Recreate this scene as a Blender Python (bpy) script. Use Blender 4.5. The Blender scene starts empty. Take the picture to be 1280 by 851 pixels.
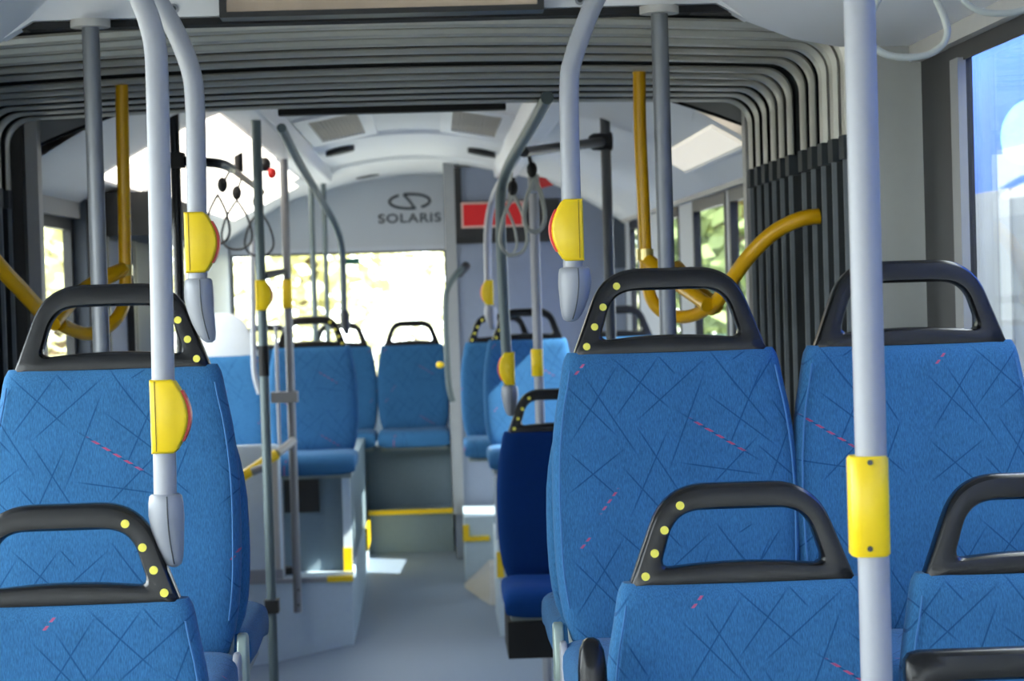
import bpy, bmesh, math, random
from mathutils import Vector, Matrix
random.seed(7)
C = bpy.context.scene.collection
PI = math.pi
# ------------------------------------------------------------------ camera model
F = 2880.0; CX, CY = 640.0, 425.5; VX, VY = 545.0, 355.0; ROLL = 0.0297; CH = 1.75
_f = Vector((VX - CX, -(VY - CY), -F)).normalized()
_d = Vector((ROLL, -1.0, (-ROLL * _f.x + _f.y) / _f.z)).normalized()
_u = -_d; _r = _f.cross(_u)
CAMROT = Matrix(((1, 0, 0), (0, 1, 0), (0, 0, 1))).transposed() @ Matrix((_r, _f, _u))
def at(px, py, Y):
    v = CAMROT @ Vector((px - CX, -(py - CY), -F)); v = v * (Y / v.y)
    return Vector((v.x, v.y, v.z + CH))
cam = bpy.data.cameras.new('camera'); camo = bpy.data.objects.new('camera', cam); C.objects.link(camo)
camo.matrix_world = Matrix.Translation((0, 0, CH)) @ CAMROT.to_4x4()
cam.sensor_width = 36; cam.lens = F / 1280 * 36; cam.clip_end = 300; cam.clip_start = .05
cam.dof.use_dof = True; cam.dof.focus_distance = 3.75; cam.dof.aperture_fstop = 10
S = bpy.context.scene; S.camera = camo
XC = -0.11                      # centre line of the bus
XL, XR = -1.29, 1.07            # inner faces of the side walls
FZ = 0.10                       # floor height

# ------------------------------------------------------------------ materials
def lin(h):
    h = h.lstrip('#'); o = []
    for i in (0, 2, 4):
        c = int(h[i:i + 2], 16) / 255; o.append(c / 12.92 if c <= .04045 else ((c + .055) / 1.055) ** 2.4)
    return (*o, 1)
def mat(name, col, rough=.5, metal=0., var=.06, scale=30., bump=0., spec=.5, coat=0.):
    m = bpy.data.materials.new(name); m.use_nodes = True; nt = m.node_tree; N = nt.nodes; L = nt.links
    b = N['Principled BSDF']; c = lin(col) if isinstance(col, str) else (*col, 1)
    b.inputs['Roughness'].default_value = rough; b.inputs['Metallic'].default_value = metal
    b.inputs['Specular IOR Level'].default_value = spec; b.inputs['Coat Weight'].default_value = coat
    tc = N.new('ShaderNodeTexCoord'); no = N.new('ShaderNodeTexNoise'); no.inputs['Scale'].default_value = scale
    no.inputs['Detail'].default_value = 3; L.new(tc.outputs['Object'], no.inputs['Vector'])
    mx = N.new('ShaderNodeMix'); mx.data_type = 'RGBA'
    mx.inputs['A'].default_value = tuple(x * (1 - var) for x in c[:3]) + (1,)
    mx.inputs['B'].default_value = tuple(min(1, x * (1 + var)) for x in c[:3]) + (1,)
    L.new(no.outputs['Fac'], mx.inputs['Factor']); L.new(mx.outputs['Result'], b.inputs['Base Color'])
    if bump:
        bp = N.new('ShaderNodeBump'); bp.inputs['Strength'].default_value = bump; bp.inputs['Distance'].default_value = .002
        n2 = N.new('ShaderNodeTexNoise'); n2.inputs['Scale'].default_value = scale * 12
        L.new(tc.outputs['Object'], n2.inputs['Vector']); L.new(n2.outputs['Fac'], bp.inputs['Height']); L.new(bp.outputs['Normal'], b.inputs['Normal'])
    return m
def emis(name, col, strength):
    m = mat(name, col, .5); b = m.node_tree.nodes['Principled BSDF']
    b.inputs['Emission Color'].default_value = lin(col); b.inputs['Emission Strength'].default_value = strength
    return m
def glass(name, tint=(1, 1, 1)):
    m = bpy.data.materials.new(name); m.use_nodes = True; nt = m.node_tree; nt.nodes.clear(); N = nt.nodes
    o = N.new('ShaderNodeOutputMaterial'); t = N.new('ShaderNodeBsdfTransparent'); g = N.new('ShaderNodeBsdfGlossy')
    t.inputs['Color'].default_value = (*tint, 1); g.inputs['Roughness'].default_value = .02
    fr = N.new('ShaderNodeLayerWeight'); fr.inputs['Blend'].default_value = .12
    mu = N.new('ShaderNodeMath'); mu.operation = 'MULTIPLY'; mu.inputs[1].default_value = .35
    nt.links.new(fr.outputs['Fresnel'], mu.inputs[0])
    mi = N.new('ShaderNodeMixShader'); nt.links.new(mu.outputs[0], mi.inputs[0])
    nt.links.new(t.outputs[0], mi.inputs[1]); nt.links.new(g.outputs[0], mi.inputs[2]); nt.links.new(mi.outputs[0], o.inputs[0])
    return m
# seat fabric: the woven line pattern, one mapping per thread line
def _z(zx, zy): return ((640 + zx / 4 - 834) / 720, (426 + zy / 4 - 440) / 720)
def _y(zx, zy): return ((960 + zx / 4 - 1132) / 720, (426 + zy / 4 - 427) / 720)
SEG = [_z(*a) + _z(*b) for a, b in [((490,130),(260,480)),((340,180),(580,560)),((250,225),(480,465)),((480,85),(750,335)),((700,90),(485,370)),
    ((710,80),(785,165)),((930,105),(600,385)),((925,190),(745,635)),((590,435),(790,760)),((735,460),(550,850)),((505,545),(245,740)),
    ((245,550),(480,770)),((515,635),(700,850)),((810,615),(1190,680)),((960,285),(1270,530)),((1225,150),(1040,550)),((970,60),(1105,250)),
    ((1180,505),(960,720)),((810,365),(1195,610)),((1145,65),(1080,105))]]
SEG += [_y(*a) + _y(*b) for a, b in [((920,65),(1170,390)),((1195,45),(1085,210)),((1270,390),(1160,655)),((1185,260),(1260,385)),((1110,490),(1275,640))]]
RED = [_z(865,400) + _z(1130,568), _z(480,735) + _z(390,850), _z(335,100) + _z(280,165)]
def fabric(name, axes, base='#33648f', line='#123d68', top=.935):
    m = bpy.data.materials.new(name); m.use_nodes = True; nt = m.node_tree; N = nt.nodes; L = nt.links
    b = N['Principled BSDF']; b.inputs['Roughness'].default_value = .95; b.inputs['Specular IOR Level'].default_value = .15
    b.inputs['Sheen Weight'].default_value = .05; b.inputs['Sheen Roughness'].default_value = .5
    tc = N.new('ShaderNodeTexCoord'); sp = N.new('ShaderNodeSeparateXYZ'); L.new(tc.outputs['Object'], sp.inputs[0])
    at_ = N.new('ShaderNodeAttribute'); at_.attribute_type = 'OBJECT'; at_.attribute_name = 'weave_shift'
    def math_(op, a, bb=None, c=None):
        n = N.new('ShaderNodeMath'); n.operation = op
        for i, v in enumerate((a, bb, c)):
            if v is None: continue
            if isinstance(v, (int, float)): n.inputs[i].default_value = v
            else: L.new(v, n.inputs[i])
        return n.outputs[0]
    x = math_('WRAP', math_('ADD', sp.outputs[0], at_.outputs['Fac']), .23, -.21)
    zz = math_('WRAP', math_('SUBTRACT', top, sp.outputs[axes]), .30, -.0)
    cb = N.new('ShaderNodeCombineXYZ'); L.new(x, cb.inputs[0]); L.new(zz, cb.inputs[1])
    def chain(segs, w):
        acc = None
        for (x0, y0, x1, y1) in segs:
            cx, cy = (x0 + x1) / 2, (y0 + y1) / 2; ln = math.hypot(x1 - x0, y1 - y0) / 2; an = math.atan2(y1 - y0, x1 - x0)
            mp = N.new('ShaderNodeMapping'); mp.vector_type = 'TEXTURE'
            mp.inputs['Location'].default_value = (cx, cy, 0); mp.inputs['Rotation'].default_value = (0, 0, an); mp.inputs['Scale'].default_value = (ln, w, 1)
            L.new(cb.outputs[0], mp.inputs['Vector'])
            ab = N.new('ShaderNodeVectorMath'); ab.operation = 'ABSOLUTE'; L.new(mp.outputs[0], ab.inputs[0])
            s2 = N.new('ShaderNodeSeparateXYZ'); L.new(ab.outputs[0], s2.inputs[0])
            v = math_('MAXIMUM', s2.outputs[0], s2.outputs[1])
            acc = v if acc is None else math_('MINIMUM', acc, v)
        return acc
    def soft(v):
        n = N.new('ShaderNodeMapRange'); L.new(v, n.inputs['Value'])
        for k, q in (('From Min', .7), ('From Max', 1.15), ('To Min', 1), ('To Max', 0)): n.inputs[k].default_value = q
        return n.outputs[0]
    ml = math_('MULTIPLY', soft(chain(SEG, .0013)), .68)
    dash = math_('GREATER_THAN', math_('FRACT', math_('MULTIPLY', zz, 85.)), .45)
    mr = math_('MULTIPLY', math_('MULTIPLY', soft(chain(RED, .0021)), dash), .62)
    mp = N.new('ShaderNodeMapping'); mp.inputs['Scale'].default_value = (650, 650, 110)
    if axes == 1: mp.inputs['Scale'].default_value = (650, 110, 650)
    L.new(tc.outputs['Object'], mp.inputs['Vector'])
    no = N.new('ShaderNodeTexNoise'); no.inputs['Scale'].default_value = 1; no.inputs['Detail'].default_value = 2; L.new(mp.outputs[0], no.inputs['Vector'])
    n3 = N.new('ShaderNodeTexNoise'); n3.inputs['Scale'].default_value = 9; L.new(tc.outputs['Object'], n3.inputs['Vector'])
    cr = N.new('ShaderNodeValToRGB'); c = lin(base)
    cr.color_ramp.elements[0].position = .3; cr.color_ramp.elements[1].position = .72
    cr.color_ramp.elements[0].color = tuple(q * .72 for q in c[:3]) + (1,); cr.color_ramp.elements[1].color = tuple(q * 1.28 for q in c[:3]) + (1,)
    L.new(math_('ADD', math_('MULTIPLY', no.outputs['Fac'], .8), math_('MULTIPLY', n3.outputs['Fac'], .2)), cr.inputs[0])
    def mixc(f, a, col):
        mx = N.new('ShaderNodeMix'); mx.data_type = 'RGBA'; L.new(f, mx.inputs['Factor']); L.new(a, mx.inputs['A']); mx.inputs['B'].default_value = lin(col); return mx.outputs['Result']
    L.new(mixc(mr, mixc(ml, cr.outputs[0], line), '#c2465f'), b.inputs['Base Color'])
    bp = N.new('ShaderNodeBump'); bp.inputs['Strength'].default_value = .25; bp.inputs['Distance'].default_value = .001
    L.new(no.outputs['Fac'], bp.inputs['Height']); L.new(bp.outputs['Normal'], b.inputs['Normal'])
    return m
FAB = fabric('seat_fabric_back', 2); FABC = fabric('seat_fabric_cushion', 1, top=.1)
FABN = mat('seat_fabric_navy', '#0a2b5e', .95, 0, .1, 60, .1, .1); FABNC = mat('seat_fabric_navy_cushion', '#103872', .95, 0, .1, 60, .1, .1)
SEAM = mat('fabric_piping', '#3a6b9c', .9)
BLK = mat('black_plastic', '#090b0f', .27, 0, .06, 200, .015, .3); BLKR = mat('black_rubber', '#0d0d0f', .7)
YEL = mat('yellow_plastic', '#f2cd0e', .35, 0, .03); RED_ = mat('red_plastic', '#d0231f', .35)
DOT = mat('yellow_dot', '#f0e35a', .5)
STEEL = mat('brushed_steel_pole', '#9a9ca2', .45, .15, .03, 120)
STEELD = mat('dark_steel_pole', '#3f4246', .4, .4)
TEAL = mat('greenish_steel_pole', '#596669', .45, .2)
JOINT = mat('grey_plastic_joint', '#8f9299', .42, .1)
YPOLE = mat('yellow_painted_pole', '#e6ac08', .35)
WHITE = mat('white_panel', '#ececee', .45, 0, .02, 6); WHITE2 = mat('rear_white_panel', '#e4e4e5', .5, 0, .02, 6)
GREYT = mat('grey_trim', '#8f9090', .45, 0, .05); LTRIM = mat('light_trim', '#b9b6b1', .5)
HOOP = mat('aluminium_hoop', '#bdbbb0', .42, .25, .1, 40)
BELL = mat('bellows_fabric', '#202426', .85, 0, .2, 25, .1); CLAMP = mat('bellows_clamp', '#2b3236', .7)
FLOORM = mat('grey_vinyl_floor', '#76869a', .5, 0, .08, 90, .05); PODM = mat('podium_vinyl', '#bccfdd', .55, 0, .05, 40)
PODD = mat('dark_riser_vinyl', '#788b97', .65, 0, .08, 60); PANEL = mat('pale_blue_panel', '#c9d8e2', .5)
SLATE = mat('slate_panel', '#7a8294', .6); SLATED = mat('dark_slate_panel', '#39424f', .5)
BFRAME = mat('black_window_frame', '#101114', .4); SHELL = mat('grey_seat_shell', '#8d9896', .45); BRKT = mat('bracket_grey_green', '#8d9c95', .4, .3)
GL = glass('window_glass', (.93, .96, .95))
LEAFS = [mat('leaves_%d' % i, c, .7, 0, .3, 4) for i, c in enumerate(('#ece5ba', '#d6d3a0', '#f2ecca', '#8f9a52', '#a5a664', '#7f8f58'))]  # cream tones have rear-window glare painted in; greener ones serve side windows
BARK = mat('bark', '#6b5a45', .9)

# ------------------------------------------------------------------ builders
class MB:
    def __init__(s): s.v = []; s.f = []; s.sm = []
    def add(s, vs, fs, smooth=True):
        o = len(s.v); s.v += [Vector(v) for v in vs]
        for f in fs: s.f.append([o + i for i in f]); s.sm.append(smooth)
        return s
    def box(s, a, b):
        x0, y0, z0 = a; x1, y1, z1 = b
        return s.add([(x0,y0,z0),(x1,y0,z0),(x1,y1,z0),(x0,y1,z0),(x0,y0,z1),(x1,y0,z1),(x1,y1,z1),(x0,y1,z1)],
                     [(0,3,2,1),(4,5,6,7),(0,1,5,4),(1,2,6,5),(2,3,7,6),(3,0,4,7)], False)
    def loft(s, rings, cap=True, closed=False, smooth=True, ring_closed=True):
        n = len(rings[0]); o = [p for r in rings for p in r]; fs = []
        m = len(rings)
        for i in range(m if closed else m - 1):
            j = (i + 1) % m
            for k in range(n if ring_closed else n - 1):
                l = (k + 1) % n; fs.append((i*n+k, i*n+l, j*n+l, j*n+k))
        if cap and not closed and ring_closed: fs.append(tuple(range(n))[::-1]); fs.append(tuple((m-1)*n+k for k in range(n)))
        return s.add(o, fs, smooth)
    def tube(s, pts, r, n=14, closed=False):
        pts = [Vector(p) for p in pts]; m = len(pts); rings = []
        def tang(i):
            if closed: return (pts[(i+1) % m] - pts[i-1]).normalized()
            return (pts[min(i+1, m-1)] - pts[max(i-1, 0)]).normalized()
        t = tang(0); up = Vector((0,0,1)) if abs(t.z) < .9 else Vector((1,0,0)); nv = t.cross(up).normalized()
        for i in range(m):
            t = tang(i); nv = (nv - t * nv.dot(t)).normalized(); bv = t.cross(nv)
            rr = r[i] if isinstance(r, (list, tuple)) else r
            rings.append([pts[i] + (nv * math.cos(a) + bv * math.sin(a)) * rr for a in [2*PI*k/n for k in range(n)]])
        return s.loft(rings, True, closed)
    def extr(s, poly, y0, y1, axis='y', bev=0.):
        """closed polygon (u,v) extruded along y (default) with a small chamfer"""
        def P(u, v, w): return {'y': (u, w, v), 'x': (w, u, v), 'z': (u, v, w)}[axis]
        n = len(poly); cu = sum(p[0] for p in poly)/n; cv = sum(p[1] for p in poly)/n
        def sc(k):
            out = []
            for (u, v) in poly:
                d = math.hypot(u-cu, v-cv) or 1; q = max(0, 1 - k/d); out.append((cu+(u-cu)*q, cv+(v-cv)*q))
            return out
        if bev:
            rs = [(sc(bev), y0), (sc(bev*.3), y0+bev*.3), (poly, y0+bev), (poly, y1-bev), (sc(bev*.3), y1-bev*.3), (sc(bev), y1)]
        else: rs = [(poly, y0), (poly, y1)]
        return s.loft([[P(u, v, w) for u, v in pl] for pl, w in rs], smooth=bool(bev))
    def disc(s, c, nrm, r, h, n=14):
        c = Vector(c); nrm = Vector(nrm).normalized(); return s.tube([c, c + nrm*h], r, n)
    def ball(s, c, rx, ry, rz, n=14, m=9):
        rings = []
        for i in range(m):
            t = PI * (i + .02) / (m - 1 + .04); rings.append([(c[0]+rx*math.sin(t)*math.cos(2*PI*k/n), c[1]+ry*math.sin(t)*math.sin(2*PI*k/n), c[2]+rz*math.cos(t)) for k in range(n)])
        return s.loft(rings)
def obj(name, mb, m, parent=None, label=None, local=False):
    off = Vector((0,0,0))
    p = parent
    while p is not None and not local: off += Vector(p.location); p = p.parent
    me = bpy.data.meshes.new(name); me.from_pydata([tuple(v - off) for v in mb.v], [], mb.f); me.materials.append(m)
    for p_, q in zip(me.polygons, mb.sm): p_.use_smooth = q
    bm = bmesh.new(); bm.from_mesh(me); bmesh.ops.recalc_face_normals(bm, faces=bm.faces); bm.to_mesh(me); bm.free()
    me.set_sharp_from_angle(angle=math.radians(42)) if any(mb.sm) else None
    o = bpy.data.objects.new(name, me); C.objects.link(o)
    if parent: o.parent = parent
    if label: o['label'] = label
    return o
def thing(name, label, cat, loc=(0,0,0), group=None):
    o = bpy.data.objects.new(name, None); C.objects.link(o); o.location = loc; o.empty_display_size = .1
    o['label'] = label; o['category'] = cat
    if group: o['group'] = group
    return o
def tag(o, label, cat, group=None):
    o['label'] = label; o['category'] = cat
    if group: o['group'] = group
    return o
def struct(name, mb, m, parent=None):
    o = obj(name, mb, m, parent)
    if not parent: o['kind'] = 'structure'
    return o
def spline(pts, n=10):
    pts = [Vector(p) for p in pts]; out = []
    for i in range(len(pts)-1):
        p0 = pts[max(i-1,0)]; p1 = pts[i]; p2 = pts[i+1]; p3 = pts[min(i+2, len(pts)-1)]
        for k in range(n):
            t = k/n; out.append(.5*((2*p1)+(p2-p0)*t+(2*p0-5*p1+4*p2-p3)*t*t+(3*p1-p0-3*p2+p3)*t**3))
    return out + [pts[-1]]
def fillet(pts, r, n=8, closed=False):
    pts = [Vector(p) for p in pts]; out = []; m = len(pts); rr = r if isinstance(r, (list, tuple)) else [r]*m
    for i in range(m):
        if not closed and i in (0, m-1): out.append(pts[i]); continue
        a, b, c = pts[i-1], pts[i], pts[(i+1) % m]; u = (a-b); v = (c-b)
        d = min(rr[i], u.length*.49, v.length*.49); p = b+u.normalized()*d; q = b+v.normalized()*d
        for k in range(n+1):
            t = k/n; out.append(p*(1-t)**2 + b*2*t*(1-t) + q*t*t)
    return out
def resample(pts, n):
    pts = [Vector(p) for p in pts]; pts.append(pts[0]); L = [0]
    for a, b in zip(pts, pts[1:]): L.append(L[-1]+(b-a).length)
    out = []; j = 0
    for k in range(n):
        d = L[-1]*k/n
        while L[j+1] < d: j += 1
        t = (d-L[j])/max(1e-9, L[j+1]-L[j]); out.append(pts[j].lerp(pts[j+1], t))
    return out
def raycast_loop(loop, c, ang):
    """point of a closed 2D loop met by the ray from c"""
    d = Vector((math.cos(ang), math.sin(ang))); best = None
    for a, b in zip(loop, loop[1:]+loop[:1]):
        e = b-a; den = d.x*e.y-d.y*e.x
        if abs(den) < 1e-12: continue
        w = a-c; t = (w.x*e.y-w.y*e.x)/den; s_ = (w.x*d.y-w.y*d.x)/den
        if t > 0 and -1e-6 <= s_ <= 1+1e-6 and (best is None or t < best): best = t
    return c+d*(best or .01)

# ------------------------------------------------------------------ seats
REC = .10                                                # recline of the backrest per metre
def back_y(h): return REC*(h-.45)
OUT = [(0,.184),(.02,.190),(.06,.197),(.12,.209),(.2,.216),(.3,.2165),(.4,.213),(.46,.203),(.5,.19)]
def halfw(d):
    for (a, wa), (b, wb) in zip(OUT, OUT[1:]):
        if a <= d <= b: t = (d-a)/(b-a); return wa+(wb-wa)*t
    return OUT[-1][1]
def backrest_mb(hs=1.):
    mb = MB(); rings = []; ztop = .45+.487*hs
    ds = [0,.004,.012,.025,.045,.07,.1,.14,.19,.25,.31,.37,.42,.46,.485,.5]
    for d in ds:
        k = 1.; 
        if d < .03: k = 1-.35*(1-d/.03)**2.2
        if d > .45: k = 1-.3*((d-.45)/.05)**2
        w = halfw(d); z = ztop-d*hs; y0 = back_y(z); ring = []
        for i in range(40):
            a = 2*PI*i/40; ca, sa = math.cos(a), math.sin(a)
            x = w*abs(ca)**.42*(1 if ca > 0 else -1); yy = abs(sa)**.55*(1 if sa > 0 else -1)
            y = (.042*yy if yy < 0 else .03*yy)*k
            if yy < 0: y += (-.012*(abs(x)/w)**3+.006)*-yy
            ring.append((x*(1 if d > .012 else .985+.015*d/.012), y0+y, z))
        rings.append(ring)
    return mb.loft(rings)
def piping_mb(s_):
    pts = []
    for sx in (-1, 1):
        col = [(sx*(halfw(d)-.012), back_y(.937-d)-.039, .937-d) for d in (.03,.06,.1,.16,.22,.3,.38,.44)]
        pts += col[::-1] if sx < 0 else col
    return MB().tube(spline(pts[8:] if s_ > 0 else pts[:8], 5), .0018, 6)
def handle_mb(sq=False):
    r = .022 if sq else .064
    if sq: o2 = [(-.17,0),(-.17,.148),(.17,.148),(.17,0)]; i2 = [(-.13,.024),(-.13,.108),(.13,.108),(.13,.024)]
    else: o2 = [(-.172,0),(-.114,.152),(.114,.152),(.172,0)]; i2 = [(-.124,.026),(-.098,.113),(.098,.113),(.124,.026)]
    o = [Vector((p.x, p.y)) for p in fillet([Vector((*p, 0)) for p in o2], [.004, r, r, .004], 8, True)]
    i_ = [Vector((p.x, p.y)) for p in fillet([Vector((*p, 0)) for p in i2], [.018, r*.62, r*.62, .018], 8, True)]
    c = Vector((0, .066)); N_ = 112; rings = []
    angs = sorted([2*PI*k/N_ for k in range(N_)]+[math.atan2(p[1]-c.y, p[0]-c.x) % (2*PI) for p in o2[::3]])
    for a in angs:
        O = raycast_loop(o, c, a); I = raycast_loop(i_, c, a)
        if I.y < .05: I.y += .008*max(0, 1-(I.x/.125)**2)
        ring = []
        for u, w in ((0,-.009),(.03,-.017),(.13,-.0225),(.5,-.024),(.87,-.0225),(.97,-.016),(1,-.008),(1,.010),(.94,.018),(.5,.024),(.06,.018),(0,.011)):
            p = O.lerp(I, u); z = .930+p.y; ring.append((p.x, back_y(z)-.004+w, z))
        rings.append(ring)
    return MB().loft(rings, closed=True)
def dot_spots():
    return [(-.148,.018),(-.133,.052),(-.117,.086),(-.092,.122)]
def dots(handle, side, rim=False):
    for x, h in dot_spots():
        z = .93+h; obj('yellow_dot', MB().disc((side*-x if False else (x if side < 0 else -x), back_y(z)-.0275, z), (0,-1,-.1), .0064, .0025), DOT, handle, local=True)
    if rim:
        for h in (.03,.068,.104):
            z = .93+h; x = -.1715+.434*h
            obj('yellow_dot', MB().disc((x+.0015, back_y(z)-.006, z), (-1,0,.43), .0062, .003), DOT, handle, local=True)
def cushion_mb(hw=.212):
    rings = []
    for y, k, dz in [(-.455,.35,-.03),(-.452,.6,-.022),(-.442,.85,-.012),(-.42,1,-.003),(-.38,1,.004),(-.28,1,0),(-.18,1,-.004),(-.08,1,0),(-.03,.97,0),(-.015,.8,0)]:
        ring = []
        for i in range(36):
            a = 2*PI*i/36; ca, sa = math.cos(a), math.sin(a)
            x = hw*abs(ca)**.4*(1 if ca > 0 else -1)*(.97+.03*k); z = .048*abs(sa)**.55*(1 if sa > 0 else -1)*k
            if sa > 0: z -= .01*(1-(x/hw)**2)
            ring.append((x, y, .405+dz+z))
        rings.append(ring)
    return MB().loft(rings)
def plate_mb(x, w, y, z0, z1, d=.03):
    p = fillet([(y-d, z0, 0), (y-d*1.15, (z0+z1)/2, 0), (y-d*.7, z1, 0), (y+d*.7, z1, 0), (y+d, z0, 0)], .02, 6, True)
    return MB().extr([(q.x, q.y) for q in p], x-w/2, x+w/2, 'x', .004)
_cache = {}
def cached(key, fn, m, name, parent):
    """the first copy builds the mesh, the rest share it"""
    if key in _cache:
        o = bpy.data.objects.new(name, _cache[key]); C.objects.link(o); o.parent = parent; return o
    o = obj(name, fn(), m, parent, local=True); _cache[key] = o.data; return o
def seat(label, x, y, zb, shift=0., dot=0, rim=False, handle=True, navy=False, sq=False, rear=False, hero=False, ped=True, hs=1., armrest=False, group=None, pedx=0., pedh=0.):
    t = thing('passenger_seat', label, 'seat', (x, y, zb), group)
    if rear: t.rotation_euler = (0, 0, PI)
    fb, fc = (FABN, FABNC) if navy else (FAB, FABC)
    b = cached(('b', navy, hs), lambda: backrest_mb(hs), fb, 'backrest', t); b['weave_shift'] = shift
    if hero:
        for q in (-1, 1): cached(('p', q), lambda: piping_mb(q), SEAM, 'piping', b)
    c = cached(('c', navy), cushion_mb, fc, 'cushion', t); c['weave_shift'] = shift
    cached(('s',), lambda: MB().extr([(p.x, p.y) for p in fillet([(-.18,.36,0),(-.195,.6,0),(-.18,.88,0),(.18,.88,0),(.195,.6,0),(.18,.36,0)], .05, 6, True)], .034, .05, 'y', .005), SHELL, 'back_shell', t)
    cached(('f',), lambda: MB().box((-.19,-.42,.335), (.19,.02,.362)), SHELL, 'seat_frame', t)
    if ped: cached(('l', pedx, pedh), lambda: MB().extr([(p.x, p.y) for p in fillet([(pedx-.06,pedh,0),(pedx-.045,.336,0),(pedx+.045,.336,0),(pedx+.06,pedh,0)], .01, 4, True)], -.26, -.12, 'y', .004), GREYT, 'pedestal', t)
    if handle:
        h = cached(('h', sq, dot, rim), lambda: handle_mb(sq), BLK, 'grab_handle', t)
        if dot: dots(h, dot, rim)
    if hero:
        for sx in (-1, 1):
            cached(('k1', sx), lambda: plate_mb(sx*.214, .018, .0, .33, .47), BRKT, 'hinge_bracket', t)
            cached(('k2', sx), lambda: plate_mb(sx*.208, .012, -.055, .29, .445, .034), STEEL, 'side_plate', t)
    if armrest:
        cached(('a',), lambda: MB().loft([[(-.238+.02*ca*k, -.075+.024*sa*k+dy, z) for ca, sa in [(math.copysign(abs(math.cos(2*PI*i/20))**.6, math.cos(2*PI*i/20)), math.copysign(abs(math.sin(2*PI*i/20))**.6, math.sin(2*PI*i/20))) for i in range(20)]]
            for z, k, dy in ((.40,.9,0),(.45,1,0),(.6,1.12,0),(.75,1.12,0),(.83,1.05,.002),(.855,.9,.005),(.868,.6,.009),(.872,.25,.012))]), BLK, 'armrest', t)
    return t
YB, YA = 4.0, 3.42
seat('blue patterned seat with yellow-dotted handle beside the yellow stop button, right of aisle', .408, YB, .685, 0., -1, hero=True)
seat('blue patterned seat by the right window, plain black handle just under the grey pillar', .832, YB, .685, .23, 0, hero=True)
seat('blue patterned seat left of the aisle, its handle crossed by the foremost curved pole', -.568, YB, .685, .07, 1, hero=True)
seat('low front blue seat with folded black armrest and yellow-dotted black handle', .449, YA, .354, .35, -1, rim=True, hero=True, armrest=True)
seat('low front blue seat at the right edge, behind the pole with yellow sleeve', .895, YA, .354, .12, 0, hero=True)
seat('low front blue seat at the bottom left corner with dotted black handle', -.567, YA, .354, .30, 1, hero=True)
seat('nearest seat, only its black square-cornered handle showing at the bottom right corner', .77, 2.95, .17, .1, 0, sq=True)
# window-side neighbour left, and the rear-facing seats back to back with the wheel-arch row
seat('rear-facing blue seat back to back behind the left aisle seat, cushion edge showing', -.568, 4.2, .685, 0, handle=False, rear=True, hs=.8)
seat('rear-facing blue seat back to back behind the right aisle seat, cushion edge showing', .404, 4.2, .685, 0, handle=False, rear=True, hs=.8)
# middle and rear of the bus
fs = seat('dark navy seat standing alone beside the aisle, handle dotted with yellow, black base', at(620,600,8.0).x+.217, 8.0, .29, 0, -1, navy=True, pedx=.17, pedh=-.19)
obj('underseat_box', MB().box((at(632,800,7.9).x, 7.56, at(640,815,7.7).z), (at(632,800,7.9).x+.38, 7.95, .29+.34)), BLKR, fs)
seat('blue seat on the left rear podium behind the steel pole, above the dark locker', at(391,500,11.1).x, 11.1, .53, 0, 1, ped=False)
seat('blue seat on the right rear podium, sun-struck side toward the aisle', .426, 10.9, .54, 0, -1)
seat('blue seat by the right window next to the sun-struck rear seat', .853, 10.9, .54, .2, 0)
seat('blue seat just in front of the tall slate panel, left of the red sign pole', .33, 12.2, .50, .1, -1)
seat('middle seat of the back row under the rear window, cushion in full view', -.155, 13.8, .455, 0, 0, ped=False)
seat('back-row blue seat left of the middle one, half behind the podium seat', -.585, 13.8, .455, .1, 0, ped=False)
seat('leftmost blue seat of the back row, seen behind the two steel poles', -1.02, 13.8, .455, .2, 0, ped=False)
lw = seat('blue seat with pale plastic headrest behind the white partition at left', at(290,500,11.2).x-.045, 11.2, .50, .1, handle=False)
def headpanel():
    p = fillet([(-.18,.92,0),(-.13,1.14,0),(.10,1.14,0),(.185,.92,0)], [.01,.06,.09,.01], 8, True)
    return MB().extr([(q.x, q.y) for q in p], .02, .05, 'y', .008)
obj('headrest_panel', headpanel(), mat('pale_headrest', '#c3c6cb', .4), lw, 'pale grey plastic headrest', local=True)

# ------------------------------------------------------------------ grab poles
PR = .0172
def poly_pts(seq): return [at(px, py, Y) for px, py, Y in seq]
def button(root, px, py0, py1, Y, side):
    """stop button housing clasped round the pole; side = +1 bulges right, -1 left"""
    a = at(px, py0, Y); b = at(px, py1, Y); zt, zb = a.z, b.z; x0 = (a.x+b.x)/2; h = zt-zb; s = side
    pts = [(-.0205,zb),(-.0205,zt),(.012,zt),(.0165,zt-.004)]
    for k in range(1, 12):
        t = k/12; pts.append((.0165+.0185*math.sin(PI*t)**.85, zt-.005-(h-.01)*t))
    pts += [(.0165,zb+.004),(.012,zb)]
    hs_ = obj('stop_button_housing', MB().extr([(x0+s*u, v) for u, v in pts], Y-.024, Y+.024, 'y', .006), YEL, root, 'yellow stop button housing')
    rr = []
    arc = [(.0165+.0205*math.sin(PI*t)**.85, zt-.005-(h-.01)*t) for t in [.12+.76*k/14 for k in range(15)]]
    for u, v in arc: rr.append([(x0+s*(u-.007), Y-.012, v), (x0+s*(u+.002), Y-.012, v), (x0+s*(u+.003), Y, v), (x0+s*(u+.002), Y+.012, v), (x0+s*(u-.007), Y+.012, v)])
    obj('push_strip', MB().loft(rr), RED_, hs_, 'red push strip')
    obj('housing_seam', MB().box((x0-s*.0125-.0006, Y-.0248, zb+.004), (x0-s*.0125+.0006, Y-.0235, zt-.002)), mat('seam_brown', '#8a6f0a', .6), hs_)
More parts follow.
